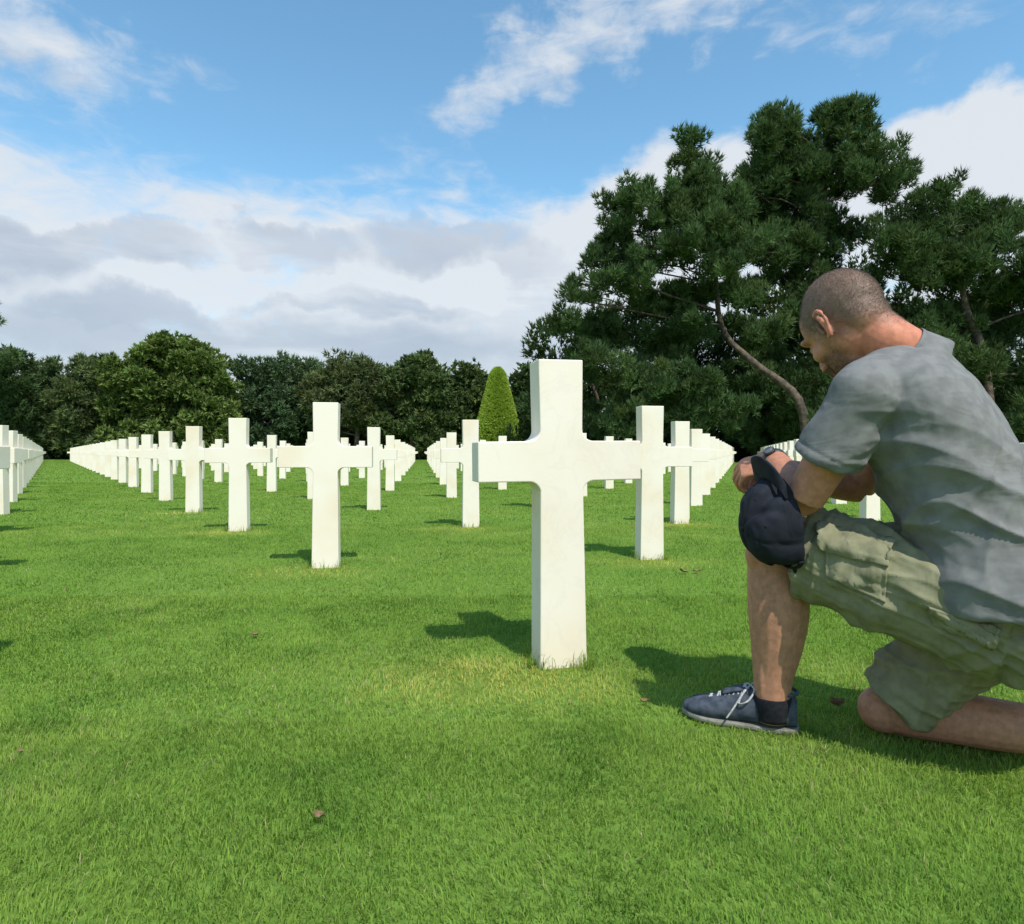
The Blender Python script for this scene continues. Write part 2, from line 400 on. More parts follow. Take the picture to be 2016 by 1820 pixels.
# ------------------------------------------------------------------ trees
def tuft_mesh(C, Dn, k, L, wd, spread, tint):
    n = len(C); C = np.repeat(C,k,0); D = np.repeat(Dn,k,0)+rng.normal(0,spread,(n*k,3)); D /= np.linalg.norm(D,axis=1)[:,None]+1e-9
    s = np.cross(D, rng.normal(0,1,(n*k,3))); s /= np.linalg.norm(s,axis=1)[:,None]+1e-9
    s *= (wd*(.6+.8*rng.random(n*k)))[:,None]*.5; l = (L*(.55+.9*rng.random(n*k)))[:,None]
    V = np.stack([C-s,C+s,C+D*l],1).reshape(-1,3); T = np.arange(n*k*3).reshape(-1,3)
    c = np.repeat(tint,k,0)*(.75+.5*rng.random((n*k,1))); return V, T, np.repeat(c,3,0)
def clump_pts(cl, per, col, var, up):
    Cs=[]; Ds=[]; Ts=[]
    for c in cl:
        m = max(6,int(per)); u = rng.normal(0,1,(m,3)); u /= np.linalg.norm(u,axis=1)[:,None]
        r = (.35+.65*rng.random(m)**.6)[:,None]
        Cs.append(np.array(c[:3])+u*r*np.array(c[3:6])); d = u*np.array((1,1,.8))+np.array((0,0,up)); Ds.append(d)
        tt = np.array(col)*(1+rng.normal(0,var))+np.array((1,.8,.15))*max(0,rng.normal(0,.014)); Ts.append(np.repeat(np.clip(tt,.005,1)[None],m,0))
    return np.concatenate(Cs), np.concatenate(Ds), np.concatenate(Ts)
def branch(g, a, b_, r0, r1, sag=.06):
    a = Vector(a); b_ = Vector(b_); L = (b_-a).length; m = (a+b_)/2+Vector((random.gauss(0,.05)*L,random.gauss(0,.05)*L,random.gauss(.0,sag)*L))
    g.tube([a,m,b_],[r0,(r0+r1)/2,r1],7,3)
def tree(name, label, Y, boughs, trunk, tr, col, L, wd, per, k=7, spread=.45, up=.45, cs=22, dens=330, var=.16, limbs=True, depth=.9, flatz=.62, group=None, tfront=0., grow=1., limb_low=2000, front=()):
    sc = Y/F; base = P(trunk[0][0], HY, Y); base.z = 0
    root = empty(name, base); inv = Vector(base); n = len(trunk)
    cl = []; pts = [P(x,y,Y-tfront*max(0,1-max(0,i-1)/2.)) for i, (x, y) in enumerate(trunk)]; pts[0].z = -.1
    g = G(); g.tube([p-inv for p in pts],[tr*(1-.8*i/(n-1)) for i in range(n)],10,5)
    dense_path = []
    for i in range(n-1):
        for q in range(6): dense_path.append((pts[i].lerp(pts[i+1],q/6), tr*(1-.8*(i+q/6)/(n-1))))
    for bi, (bx, by, rx, ry) in enumerate(list(boughs)+list(front)):
        fr_ = bi >= len(boughs)
        rx *= grow; ry *= grow
        dy = -2.6 if fr_ else max(-.45,min(.6,random.gauss(0,.5)))*min(rx*2.5,130)*sc*depth; c = P(bx,by,Y)+Vector((0,dy,0))
        m = max(3,int(rx*ry/dens))
        for q in range(m):
            u = np.array([random.gauss(0,1) for _ in range(3)]); u = u/np.linalg.norm(u)*random.random()**.4
            r = cs*sc*random.uniform(.65,1.3)
            cl.append((c.x+u[0]*rx*sc-inv.x, c.y+u[1]*rx*sc*depth-inv.y, c.z+u[2]*ry*sc, r, r, r*flatz))
        if limbs and by < limb_low and not fr_:
            cand_ = [q for q in dense_path if q[0].z < c.z+.3] or dense_path[:1]
            q = min(cand_, key=lambda q_: (q_[0]-c).length+.4*abs(q_[0].z-(c.z-.25*(q_[0]-c).length)))
            branch(g, q[0]-inv, c-inv, min(q[1]*.4,.10), .03)
            for _ in range(3):
                e = c+Vector((random.uniform(-1,1)*rx*sc*.8, random.uniform(-1,1)*rx*sc*.6, random.uniform(-.6,.8)*ry*sc))
                branch(g, c.lerp(q[0],.3)-inv, e-inv, .045, .015)
    g.build('trunk', M_bark, root)
    C, D, Tt = clump_pts(cl, per, col, var, up)
    V, T, c = tuft_mesh(C, D, k, L, wd, spread, Tt)
    np_mesh('crown', V, T, M_leaf, root, tint=c)
    tag(root, label, 'tree', group); return root
PINE = (.082,.138,.055); PK = dict(dens=108, cs=16, flatz=.95, spread=.5, up=1.0, k=7, var=.2)
A = [(1345,315,26,48),(1375,345,22,40),(1335,385,60,32),(1240,400,45,30),(1195,400,18,22),(1290,440,90,35),(1400,410,70,55),(1215,470,50,30),(1310,515,95,28),(1180,520,26,26),(1430,500,70,30),(1215,560,60,28),(1140,600,34,22),(1280,590,80,30),(1390,570,70,30),(1185,640,70,30),(1110,645,45,20),(1290,660,80,36),(1180,720,80,36),(1310,745,90,45),(1395,815,90,45),(1240,815,100,45),(1500,640,50,40),(1120,560,18,16),(1480,560,50,26),(1340,450,60,40),(1250,520,50,30),(1360,640,50,30),(1230,440,50,40),(1400,330,30,40),(1460,450,40,34)]
tree('pine_tree','tall dark pine with leaning trunk rising behind the largest cross', 36., A, [(1590,890),(1572,788),(1482,712),(1420,640),(1402,480),(1348,300)], .28, PINE, .32,.056, 50, tfront=1.6, grow=1.1, limb_low=640, front=[(1405,545,55,26),(1395,480,50,26),(1440,600,40,18),(1600,835,50,30)], **PK)
B = [(1527,235,18,34),(1545,265,26,36),(1495,290,32,34),(1688,220,20,34),(1660,250,36,36),(1615,240,32,34),(1590,305,90,44),(1510,345,60,36),(1650,345,80,46),(1560,390,90,40),(1700,380,50,30),(1765,350,40,22),(1793,330,16,16),(1480,395,50,34),(1620,430,95,34),(1690,440,45,26),(1530,465,50,24),(1640,490,60,24),(1560,540,70,30),(1500,585,50,26),(1590,620,70,34),(1520,740,80,50),(1600,780,70,60),(1560,850,90,40),(1580,350,80,50),(1640,290,60,40),(1540,430,60,40),(1710,320,40,40),(1510,255,24,40),(1560,280,50,40),(1490,500,60,34),(1570,490,60,28)]
tree('pine_tree','tallest twin-topped dark pine directly behind the kneeling person\'s head', 40., B, [(1640,890),(1632,620),(1600,510),(1625,400),(1605,270)], .36, PINE, .34,.060, 50, grow=1.1, limb_low=700, **PK)
Cc = [(1775,440,60,30),(1850,400,60,34),(1920,395,40,26),(1960,430,70,36),(2030,420,60,40),(1740,490,55,30),(1840,475,80,34),(1945,495,80,34),(2040,500,60,40),(1790,545,70,30),(1890,550,60,28),(2010,565,70,34),(1830,620,60,30),(1910,640,70,34),(2000,650,70,40),(2080,600,70,60),(1780,680,60,40),(1880,720,70,40),(1980,740,80,46),(2070,720,70,60),(1960,830,120,50),(1820,820,120,50),(1850,520,80,40),(1990,530,70,40)]
tree('pine_tree','broad dark pine filling the right edge beyond the kneeling person\'s back', 38., Cc, [(1960,890),(1935,700),(1900,600),(1890,500),(1870,420)], .32, (.080,.134,.053), .33,.058, 48, grow=1.12, **PK)
PK2 = dict(PK, dens=160, cs=23)
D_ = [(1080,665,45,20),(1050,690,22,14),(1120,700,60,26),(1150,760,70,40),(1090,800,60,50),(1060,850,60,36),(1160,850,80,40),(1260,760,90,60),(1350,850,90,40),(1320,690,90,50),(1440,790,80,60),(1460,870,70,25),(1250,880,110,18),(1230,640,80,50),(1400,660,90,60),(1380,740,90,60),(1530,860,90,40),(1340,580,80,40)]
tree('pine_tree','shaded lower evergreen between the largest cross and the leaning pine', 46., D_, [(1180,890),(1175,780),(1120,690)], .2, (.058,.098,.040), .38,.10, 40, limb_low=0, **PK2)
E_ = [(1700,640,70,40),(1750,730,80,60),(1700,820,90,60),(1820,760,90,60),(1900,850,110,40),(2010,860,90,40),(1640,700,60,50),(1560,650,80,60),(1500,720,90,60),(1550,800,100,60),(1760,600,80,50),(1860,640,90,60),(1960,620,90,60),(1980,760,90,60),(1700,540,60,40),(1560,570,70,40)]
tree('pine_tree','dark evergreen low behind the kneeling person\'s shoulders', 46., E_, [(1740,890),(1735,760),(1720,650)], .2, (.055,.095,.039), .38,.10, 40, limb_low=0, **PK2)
def auto(x0, x1, yt, yb, n, kind):
    out = []; cx = (x0+x1)/2; hw = (x1-x0)/2
    for i in range(n):
        t_ = (i+random.random())/n
        if kind == 'round': wdt = math.sqrt(max(0,1-(1-t_*1.5)**2)) if t_ < .67 else 1-.25*(t_-.67)
        elif kind == 'cone': wdt = .25+.75*t_
        else: wdt = .62+.38*math.sin(t_*3.1)
        s = .2+.1*random.random()
        out.append((cx+random.uniform(-1,1)*hw*wdt*.85, yt+(yb-yt)*(t_*.93+.06), hw*s*1.15, max(10,hw*s*.8)))
    return out
bgT = [('oak_tree','broad rounded leafy tree, tallest of the left background line',56,(220,466,668,880),'round',84,(.145,.205,.06),(345,),.30,.2),
 ('pine_tree','dark pine between the rounded leafy tree and the left edge',57,(104,272,700,880),'umb',62,(.112,.155,.063),(180,),.34,.1),
 ('pine_tree','dark tree second from the left edge behind the white crosses',60,(30,165,708,880),'umb',50,(.092,.145,.060),(92,),.34,.1),
 ('pine_tree','dark tree cut off by the left edge of the photo',54,(-60,62,684,885),'umb',50,(.084,.136,.055),(-10,),.34,.1),
 ('fir_tree','bluish conifer just right of the rounded leafy tree',60,(435,600,708,885),'umb',54,(.088,.145,.072),(515,),.36,.1),
 ('fir_tree','second conifer in the gap left of the flat-topped pine',62,(535,680,710,885),'umb',50,(.096,.148,.066),(590,),.36,.1),
 ('pine_tree','flat-topped pine with pale bare trunk above the second cross',57,(590,790,714,840),'umb',56,(.112,.143,.063),(700,),.36,.1),
 ('oak_tree','dark bushy tree left of the clipped yew',57,(725,900,704,885),'round',64,(.098,.146,.055),(815,),.30,.18),
 ('oak_tree','dark tree directly left of and behind the clipped yew',60,(830,1000,726,885),'round',60,(.104,.152,.057),(905,),.30,.18),
 ('oak_tree','dark tree right of the clipped yew beside the largest cross',58,(980,1115,726,885),'round',54,(.086,.136,.053),(1050,),.30,.18)]
for nm, lb, Y, (x0,x1,yt,yb), kd, n, col, (tx,), L, wd in bgT:
    tree(nm, lb, Y, auto(x0,x1,yt,yb,n,kd), [(tx,895),(tx+random.uniform(-8,8),(yb+yt)/2+30),((x0+x1)/2,yt+18)], .26, col, L*1.15, wd*1.25, 36, k=6, cs=15, dens=110, spread=.6, up=.4, limbs=(kd != 'round'), depth=.8, flatz=.85)
tree('pine_tree','sparse pine tip poking in at the left edge above the tree line', 50., [(-20,605,18,11),(-14,632,16,10),(-32,660,26,16),(-34,720,30,30)], [(-34,890),(-32,740),(-20,605)], .16, PINE, .32,.08, 40, cs=12, dens=110)
# clipped yew
yb_ = P(980,HY,52.); yb_.z = 0
yr = empty('clipped_yew', yb_); tag(yr, 'clipped conical yew of bright yellow green among dark trees', 'topiary')
n = 12000; zt = 890-726; hgt = zt/F*52+.66; tz = rng.random(n)**.8; aa = rng.random(n)*6.283
prof = np.clip(np.minimum(1.0-.82*tz, np.sqrt(np.clip((1-tz)*.8,0,1))),0,1)*(58/F*52)
rr = prof*(.93+.08*rng.random(n)); C = np.stack([np.cos(aa)*rr,np.sin(aa)*rr,tz*hgt+.05],1); Dn = np.stack([np.cos(aa),np.sin(aa),np.full(n,.6)],1)
V, T, c = tuft_mesh(C, Dn, 5, .16, .09, .5, np.repeat(np.array([[.37,.50,.085]]),n,0)); np_mesh('crown', V, T, M_leaf, yr, tint=c)
G().tube([(0,0,-.1),(0,0,1.5),(0,0,3.5)],[.15,.12,.05],8).build('trunk', M_bark, yr)
# woodland undergrowth far behind the rows
cl = []
for _ in range(2600):
    x = random.uniform(-75,75); z = random.random()**1.1*7.0; y = random.uniform(63,70) if x < 8 else random.uniform(49,58); r = random.uniform(.6,1.2); cl.append((x,y,z,r,r,r*.8))
C, D, Tt = clump_pts(cl, 24, (.068,.102,.042), .22, .3); V, T, c = tuft_mesh(C, D, 6, .5, .26, .6, Tt)
tag(np_mesh('undergrowth', V, T, M_leaf, tint=c), 'dark woodland undergrowth closing the view below the trees', 'undergrowth', kind='stuff')

# ------------------------------------------------------------------ fallen leaves
def dry_leaf(px, py, size, label, curl=.5):
    Y = CH*F/(py-HY); p = P(px,py,Y); p.z = .014
    V = []; Tt = []
    n = 7
    for i in range(n):
        s = i/(n-1); wv = math.sin(math.pi*min(1,s*1.02+.02))**.8*.30
        for q in (-1,-.5,0,.5,1): V.append(((s-.5)*size, q*wv*size, size*(curl*.35*q*q+.25*curl*(s-.5)**2*4+random.gauss(0,.03))))
    for i in range(n-1):
        for q in range(4): Tt.append((i*5+q,i*5+q+1,(i+1)*5+q+1,(i+1)*5+q))
    o = np_mesh('fallen_leaf', V, Tt, M_dry, smooth=True); o.location = p; o.rotation_euler = (random.gauss(0,.15),random.gauss(0,.15),random.uniform(-.5,.5))
    tag(o, label, 'leaf', 'dry leaves fallen on the lawn')
dry_leaf(630,1622,.026,'curled brown dry leaf on the grass in the lower left centre')
dry_leaf(502,1258,.030,'pale dry leaf on the grass left of the largest cross')
dry_leaf(1345,1131,.05,'dry leaf on the grass right of the second cross behind the largest one')
dry_leaf(1372,1130,.04,'smaller dry leaf touching another right of the largest cross')
dry_leaf(1270,1391,.024,'small dry leaf on the grass left of the shoe toe')
dry_leaf(40,1492,.016,'tiny dry leaf on the grass at the left edge')
dry_leaf(1648,1400,.034,'upright brown leaf standing between the shoe and the grounded knee',1.2)

# ------------------------------------------------------------------ person
phi = math.radians(40); FW = Vector((-math.cos(phi),math.sin(phi),0)); RT = Vector((math.sin(phi),math.cos(phi),0)); UP = Vector((0,0,1))
person = empty('person', (0.85,1.5,0)); tag(person, 'kneeling person in grey t-shirt and khaki cargo shorts, head bowed, one knee on the grass', 'person')
PO = Vector(person.location)
def shift(g): g.v = [(x-PO.x,y-PO.y,z-PO.z) for x,y,z in g.v]; return g
C7 = Vector((.862,1.425,.895)); HC = P(1664,634,1.49)
hp = math.radians(36); hy = math.radians(75)
fh = Vector((-math.cos(hy)*math.cos(hp), math.sin(hy)*math.cos(hp), -math.sin(hp))); uh = (UP-fh*fh.z).normalized(); rh = fh.cross(uh)
tl_ = Matrix.Rotation(math.radians(-7),3,fh); uh = tl_@uh; rh = fh.cross(uh)
HR = Matrix((rh,fh,uh)).transposed(); HM = Matrix.Translation(HC)@HR.to_4x4()@Matrix.Scale(1.06,4); HI = HM.inverted()
LS = Vector((.722,1.34,.777)); LE = Vector((.640,1.425,.560)); LW = Vector((.643,1.60,.650))
RS = Vector((.968,1.53,.83)); RE = Vector((.895,1.68,.575)); RW = Vector((.69,1.70,.622))
LH = Vector((.967,1.30,.345)); RH = Vector((1.10,1.42,.355)); LK = Vector((.640,1.562,.468)); RK = Vector((.876,1.535,.058))
g = G()
g.ell((0,-.008,.025),(.0735,.090,.090)); g.ell((0,.036,.028),(.061,.053,.066)); g.ell((0,.040,-.03),(.055,.048,.065))
g.ell((0,.034,-.070),(.050,.048,.046)); g.ell((0,.066,-.098),(.026,.022,.020)); g.ell((0,-.042,-.02),(.056,.045,.06))
g.ell((0,.000,-.048),(.060,.055,.050)); g.ell((0,.020,-.015),(.066,.050,.060))
g.loft([((0,.086,.004),(.008,0,0),(0,.008,.004)),((0,.095,-.022),(.010,0,0),(0,.012,.006)),((0,.102,-.042),(.014,0,0),(0,.013,.010)),((0,.090,-.052),(.012,0,0),(0,.010,.006))],14,3)
for s in (-1,1):
    g.ell((s*.030,.077,.016),(.027,.013,.009)); g.ell((s*.030,.075,-.008),(.0125,.0125,.012)); g.ell((s*.038,.052,-.032),(.022,.031,.024))
    g.ell((s*.013,.098,-.046),(.007,.010,.007))
    es_ = 1.03
    ep = [(.012,-.004),(.014,.014),(.006,.028),(-.010,.030),(-.021,.016),(-.022,-.002),(-.014,-.018),(-.004,-.030),(.006,-.026)]
    ex = lambda y: s*(.0718+.015*(.014-y)/.036)
    g.tube([(ex(y),y*es_-.006,z*es_-.014) for y, z in ep],[.0042,.0045,.0048,.005,.005,.0048,.005,.0058,.004],8,4)
    g.tube([(ex(y)-s*.001,y*es_-.006,z*es_-.014) for y, z in ((.002,.016),(-.010,.012),(-.012,-.004),(-.004,-.014))],.0038,8,3)
    g.tube([(ex(.004)-s*.006,y*es_-.006,z*es_-.014) for y, z in ((-.002,.022),(-.006,.0),(-.001,-.022))],[(.004,.015),(.004,.018),(.004,.011)],8,3,hint=(1,0,0))
    g.ell((ex(.01),.004,-.022),(.005,.005,.008))
g.ell((0,.086,-.066),(.024,.011,.006)); g.ell((0,.084,-.077),(.021,.011,.007))
g.xform(HM)
nk0 = HM@Vector((0,-.020,-.015)); nk1 = HM@Vector((0,-.022,-.075))
g.tube([nk0, nk1*.6+C7*.4+Vector((0,0,.004)), C7+Vector((.0,.0,-.018)), C7+Vector((.03,-.005,-.09))],[.057,.056,.057,.050],26,6)
core = [((1.035,1.36,.33),.15,.12),((.985,1.375,.48),.14,.12),((.945,1.385,.60),.15,.12),((.905,1.395,.73),.160,.100),((.885,1.41,.82),.13,.075),((.87,1.42,.865),.065,.045)]
g.loft([(c_, RT*a_, FW*b_) for c_, a_, b_ in core],28,4)
def limb(pts, rad): g.tube(pts, rad, 18, 5)
limb([C7+Vector((-.03,-.03,-.075)),LS,LS.lerp(LE,.5),LE],[.042,.050,.046,.040]); limb([LE+(LE-LW)*.04,LE.lerp(LW,.25),LE.lerp(LW,.6),LW],[.040,.0445,.036,.027])
limb([C7+Vector((.03,.03,-.075)),RS,RS.lerp(RE,.5),RE],[.042,.048,.046,.040]); limb([RE+(RE-RW)*.04,RE.lerp(RW,.25),RE.lerp(RW,.6),RW],[.040,.0445,.036,.027])
def hand(W, Dh, N, side, curls, thumb):
    Dh = Vector(Dh).normalized(); N = Vector(N); N = (N-Dh*N.dot(Dh)).normalized(); Sx = Dh.cross(N)*side
    g.loft([(W-Dh*.015, Sx*.026, N*.019),(W+Dh*.02, Sx*.030, N*.016),(W+Dh*.055, Sx*.037, N*.0135),(W+Dh*.083, Sx*.037, N*.011)],18,4)
    for i, (ln, cu) in enumerate(zip((.074,.084,.078,.060), curls)):
        off_ = (.030,.0100,-.0100,-.0295)[i]; p = W+Dh*(.080-.004*abs(i-1.2))+Sx*off_; a = 0; pts = [p-Dh*.02]; pts.append(p)
        fr = (.45,.30,.25)
        for q in range(3):
            a += cu[q]; d = Dh*math.cos(a)-N*math.sin(a)+Sx*off_*2.4; p = p+d.normalized()*ln*fr[q]; pts.append(p)
        g.tube(pts,[.0085,.0088,.0078,.0070,.0056],10,4); g.ell(pts[-1],(.0056,)*3)
    b0 = W+Dh*.022+Sx*.026-N*.004; b1 = b0+(Dh*thumb[0]+Sx*thumb[1]-N*thumb[2]).normalized()*.040; b2 = b1+(Dh*.95+Sx*.15-N*.5).normalized()*.030; b3 = b2+(Dh*.8-Sx*.1-N*.7).normalized()*.022
    g.tube([b0,b1,b2,b3],[.014,.0112,.0098,.0074],10,4); g.ell(b3,(.0074,)*3)
    return Dh, N, Sx
LD = Vector((-.74,.50,-.36)); hl = hand(LW, LD, (-.25,-.55,.79), 1, [(.55,.75,.5),(.62,.75,.5),(.66,.78,.5),(.7,.85,.5)], (.75,.55,.45))
hr = hand(RW, (-.55,-.35,-.25), (.1,.2,.95), -1, [(.5,.6,.4),(.55,.6,.4),(.6,.65,.4),(.6,.7,.4)], (.7,.6,.3))
# legs
limb([LH,LH.lerp(LK,.5),LK.lerp(LH,.08)],[.078,.076,.060])
lank = P(1519,1378,1.556)
limb([LK+Vector((.01,-.01,.015)),LK+Vector((-.006,.004,-.04)),P(1528,1120,1.56),P(1532,1195,1.555),P(1529,1265,1.555),P(1522,1330,1.556),lank,lank-Vector((0,0,.05))],[.058,.060,.066,.070,.060,.046,.040,.034])
g.ell(P(1492,1090,1.55),(.028,.03,.045)); g.ell(P(1553,1175,1.53),(.040,.040,.085)); g.ell(lank+Vector((-.032,-.012,.06)),(.010,.02,.07))
limb([RH,RH.lerp(RK,.5),RK.lerp(RH,.1)],[.082,.070,.056])
limb([RK+Vector((-.005,.005,.01)),RK.lerp(Vector((1.2,1.37,.075)),.12),Vector((.99,1.475,.066)),Vector((1.09,1.42,.066)),Vector((1.2,1.37,.075)),Vector((1.25,1.34,.08))],[.050,.054,.058,.054,.042,.040])
g.ell(RK,(.055,.055,.053))
shift(g)
def hairline(q): return q.z+.62*max(0,-q.y-.01)-1.1*max(0,q.y-.02)+.006*noise.noise(q*60)
def skin_tint(p):
    q = HI@(p+PO); c = Vector((.48,.235,.148))
    n_ = noise.noise(p*22)*.5+.5; c = c*(.90+.2*n_)
    if (p+PO).z > .84 or (q.length < .2):
        red = ss(-.02,-.09,q.z)*ss(.03,-.03,q.y); c = c.lerp(Vector((.58,.215,.135)), .75*red)
        if abs(q.x) > .075 and -.05 < q.y < .03 and -.06 < q.z < .035: c = c.lerp(Vector((.60,.22,.15)),.75)
        sc_ = ss(-.062,.016,hairline(q))*ss(.080,.032,q.y)
        if abs(q.x) > .081: sc_ *= .2
        c = c.lerp(Vector((.215,.165,.138)), .80*sc_*(1-.45*ss(.070,.115,q.z)*ss(-.06,.02,q.y)))
        bd = ss(-.038,-.062,q.z)*ss(.0,.026,q.y)*ss(.2,.17,q.length); c = c.lerp(Vector((.20,.12,.08)), .62*bd)
        for s in (-1,1):
            e = Vector((q.x-s*.03,(q.y-.090)*.7,(q.z-.02)*2.4)); c = c.lerp(Vector((.16,.1,.07)), .8*ss(.03,.012,e.length))
        lp = Vector((q.x*.5,q.y-.094,(q.z+.071)*1.3)); c = c.lerp(Vector((.45,.17,.14)), .7*ss(.016,.008,lp.length))
    elif (p+PO).z < .40: c = c.lerp(Vector((.44,.235,.150)), .6)*(1-.22*max(0,noise.noise(Vector((p.x*160,p.y*160,p.z*60)))))
    else:
        c = c.lerp(Vector((.52,.225,.14)), .5)
    return c
body = remesh(g, 'body', .0033, 4, M_skin, person, tint=skin_tint)
def fuzz(name, cond, per, ln, wd, col):
    Vv = []; Cc_ = []
    for v in body.data.vertices:
        q = HI@(v.co+PO)
        if q.length > .19: continue
        pr = cond(q)
        if pr <= 0: continue
        for _ in range(per):
            if random.random() > pr: continue
            nrm = v.normal; j = Vector((random.gauss(0,1),random.gauss(0,1),random.gauss(0,1))); s = nrm.cross(j).normalized()
            p = v.co+s*random.uniform(-.004,.004)+nrm.cross(s)*random.uniform(-.004,.004)-nrm*.0006
            d = (nrm*.8+j*.3-HR@Vector((0,.3,.4))).normalized()*ln*random.uniform(.6,1.2)
            Vv += [p-s*wd,p+s*wd,p+d]; kk = random.uniform(.8,1.3); Cc_ += [tuple(c_*kk for c_ in col)]*3
    n_ = len(Vv); return np_mesh(name, [tuple(v) for v in Vv], np.arange(n_).reshape(-1,3), M_hair, person, tint=np.array(Cc_))
def scalp(q):
    if abs(q.x) > .079 and q.y > -.045 and q.z < .03: return 0
    return .85*ss(-.058,.016,hairline(q))*ss(.076,.028,q.y)*(1-.5*ss(.070,.115,q.z)*ss(-.06,.02,q.y))
h_ = fuzz('hair', scalp, 9, .0042, .00022, (.210,.168,.145)); h_['label'] = 'cropped grey brown hair thinning on the crown'
b_2 = fuzz('beard', lambda q: .8*ss(-.042,-.064,q.z)*ss(.004,.028,q.y), 6, .0050, .00025, (.15,.088,.058)); b_2['label'] = 'short brown beard stubble'
# t-shirt
def fold(p0, dirv, freq, wob, amp):
    p = p0; u = p.dot(dirv); n_ = noise.noise(Vector((p.x*wob,p.y*wob,p.z*wob*.6)))
    r = noise.noise(Vector((u*freq+n_*2.0, n_*1.5, 3.3))); return amp*(max(0,1-abs(r)*2.4)**1.5)
g = G()
shirt = [((1.030,1.350,.352),.196,.166),((1.010,1.356,.42),.190,.162),((.983,1.372,.50),.174,.148),((.943,1.384,.60),.172,.140),((.907,1.395,.72),.182,.128),((.885,1.41,.81),.174,.107),((.872,1.42,.858),.123,.084),((.868,1.422,.880),.088,.072)]
g.loft([(c_, RT*a_, FW*b_) for c_, a_, b_ in shirt],36,5,2.2)
SE = LS.lerp(LE,.60); SR = RS.lerp(RE,.55)
g.tube([C7+Vector((-.02,-.02,-.055)),C7.lerp(LS,.55)+Vector((0,0,-.012)),LS,LS.lerp(LE,.3),SE],[(.07,.06),(.072,.063),(.072,.071),(.067,.067),(.067,.069)],24,5)
g.tube([C7+Vector((.02,.02,-.055)),C7.lerp(RS,.55)+Vector((0,0,-.012)),RS,RS.lerp(RE,.3),SR],[(.07,.06),(.072,.063),(.072,.071),(.067,.067),(.067,.069)],24,5)
g.ell((.80,1.36,.72),(.070,.070,.10))
cA = C7+Vector((0,0,-.018)); cB = nk1*.6+C7*.4+Vector((0,0,.004)); cdir = (cB-cA).normalized(); cu_ = cdir.cross(Vector((0,0,1))).normalized(); cw_ = cu_.cross(cdir)
g.loft([(cA-cdir*.05,cu_*.083,cw_*.076),(cA-cdir*.012,cu_*.071,cw_*.068),(cA+cdir*.010,cu_*.063,cw_*.062)],28,4)
shift(g)
def shirt_disp(p, n_):
    q = p+PO; lower = ss(.76,.52,q.z)
    d = fold(q, Vector((.25,.15,1)), 13, 3.2, .0120)*(.14+.86*lower)
    d += fold(q+Vector((5,2,1)), Vector((-.75,-.2,.55)), 12, 3.2, .009)*(.28+.55*lower)
    ar = ss(.20,.05,(q-Vector((.80,1.28,.62))).length); d += fold(q, Vector((.6,.3,.7)), 22, 3, .013)*ar
    sl_ = ss(.12,.05,(q-SE).length); d += fold(q+Vector((1,4,2)), Vector((.4,.2,-.8)), 16, 3, .006)*sl_
    st = (q-SE).dot((LE-LS).normalized()); near = ss(.12,.09,(q-SE).length)
    d -= .0022*near*math.exp(-((st+.018)/.0035)**2)
    nkk = ss(.13,.08,(q-C7).length)
    return (d-.004+.002*noise.noise(q*10))*(1-nkk)
tshirt = remesh(g, 't_shirt', .0042, 3, M_shirt, person, disp=shirt_disp)
g = G()
ring = []; cc0 = cA+cdir*.008
for j in range(40):
    a = 2*math.pi*j/40; ring.append(cc0+cu_*.0622*math.cos(a)+cw_*.0612*math.sin(a))
for j in range(40):
    k = (j+1) % 40
    g.rings([[ring[i]+(cdir*.008*math.sin(b)+(ring[i]-cc0).normalized()*.0022*math.cos(b)) for b in [q*math.pi/4 for q in range(8)]] for i in (j,k)], cap=False)
shift(g).build('collar', M_shirt, tshirt)
# shorts
g = G()
g.loft([((1.03,1.36,.42),RT*.150,FW*.135),((1.045,1.352,.36),RT*.170,FW*.150),((1.065,1.34,.28),RT*.172,FW*.148),((1.075,1.335,.215),RT*.13,FW*.10)],32,5,2.2)
KE = P(1586,1090,1.51); TD = (KE-LH).normalized(); tw = TD.cross(UP).normalized(); tu = tw.cross(TD)
g.loft([(LH+Vector((.02,-.01,-.02)),tw*.098,tu*.120),(LH.lerp(KE,.35)+Vector((0,0,-.008)),tw*.100,tu*.114),(LH.lerp(KE,.7),tw*.095,tu*.106),(KE,tw*.088,tu*.102)],28,6)
KR = P(1757,1382,1.50); TD2 = (KR-RH).normalized(); tw2 = TD2.cross(FW).normalized(); tu2 = tw2.cross(TD2)
g.loft([(RH+Vector((0,0,-.01)),tw2*.12,tu2*.13),(RH.lerp(KR,.5),tw2*.098,tu2*.102),(KR,tw2*.075,tu2*.080)],28,6)
shift(g)
def short_disp(p, n_):
    q = p+PO
    d = fold(q, Vector((-.8,.2,.5)), 13, 4, .011)+fold(q+Vector((3,1,7)), Vector((.3,.5,1)), 16, 4, .010)
    d += fold(q+Vector((2,8,3)), Vector((.2,-.6,1)), 30, 5, .005)
    st = (q-KE).dot(TD)
    d -= .0025*ss(.16,.13,(q-KE).length)*math.exp(-((st+.022)/.0035)**2)
    return d-.007+.003*noise.noise(q*12)
shorts = remesh(g, 'shorts', .0042, 3, M_short, person, disp=short_disp)
bv = BVHTree.FromPolygons([v.co+PO for v in shorts.data.vertices],[tuple(f.vertices) for f in shorts.data.polygons])
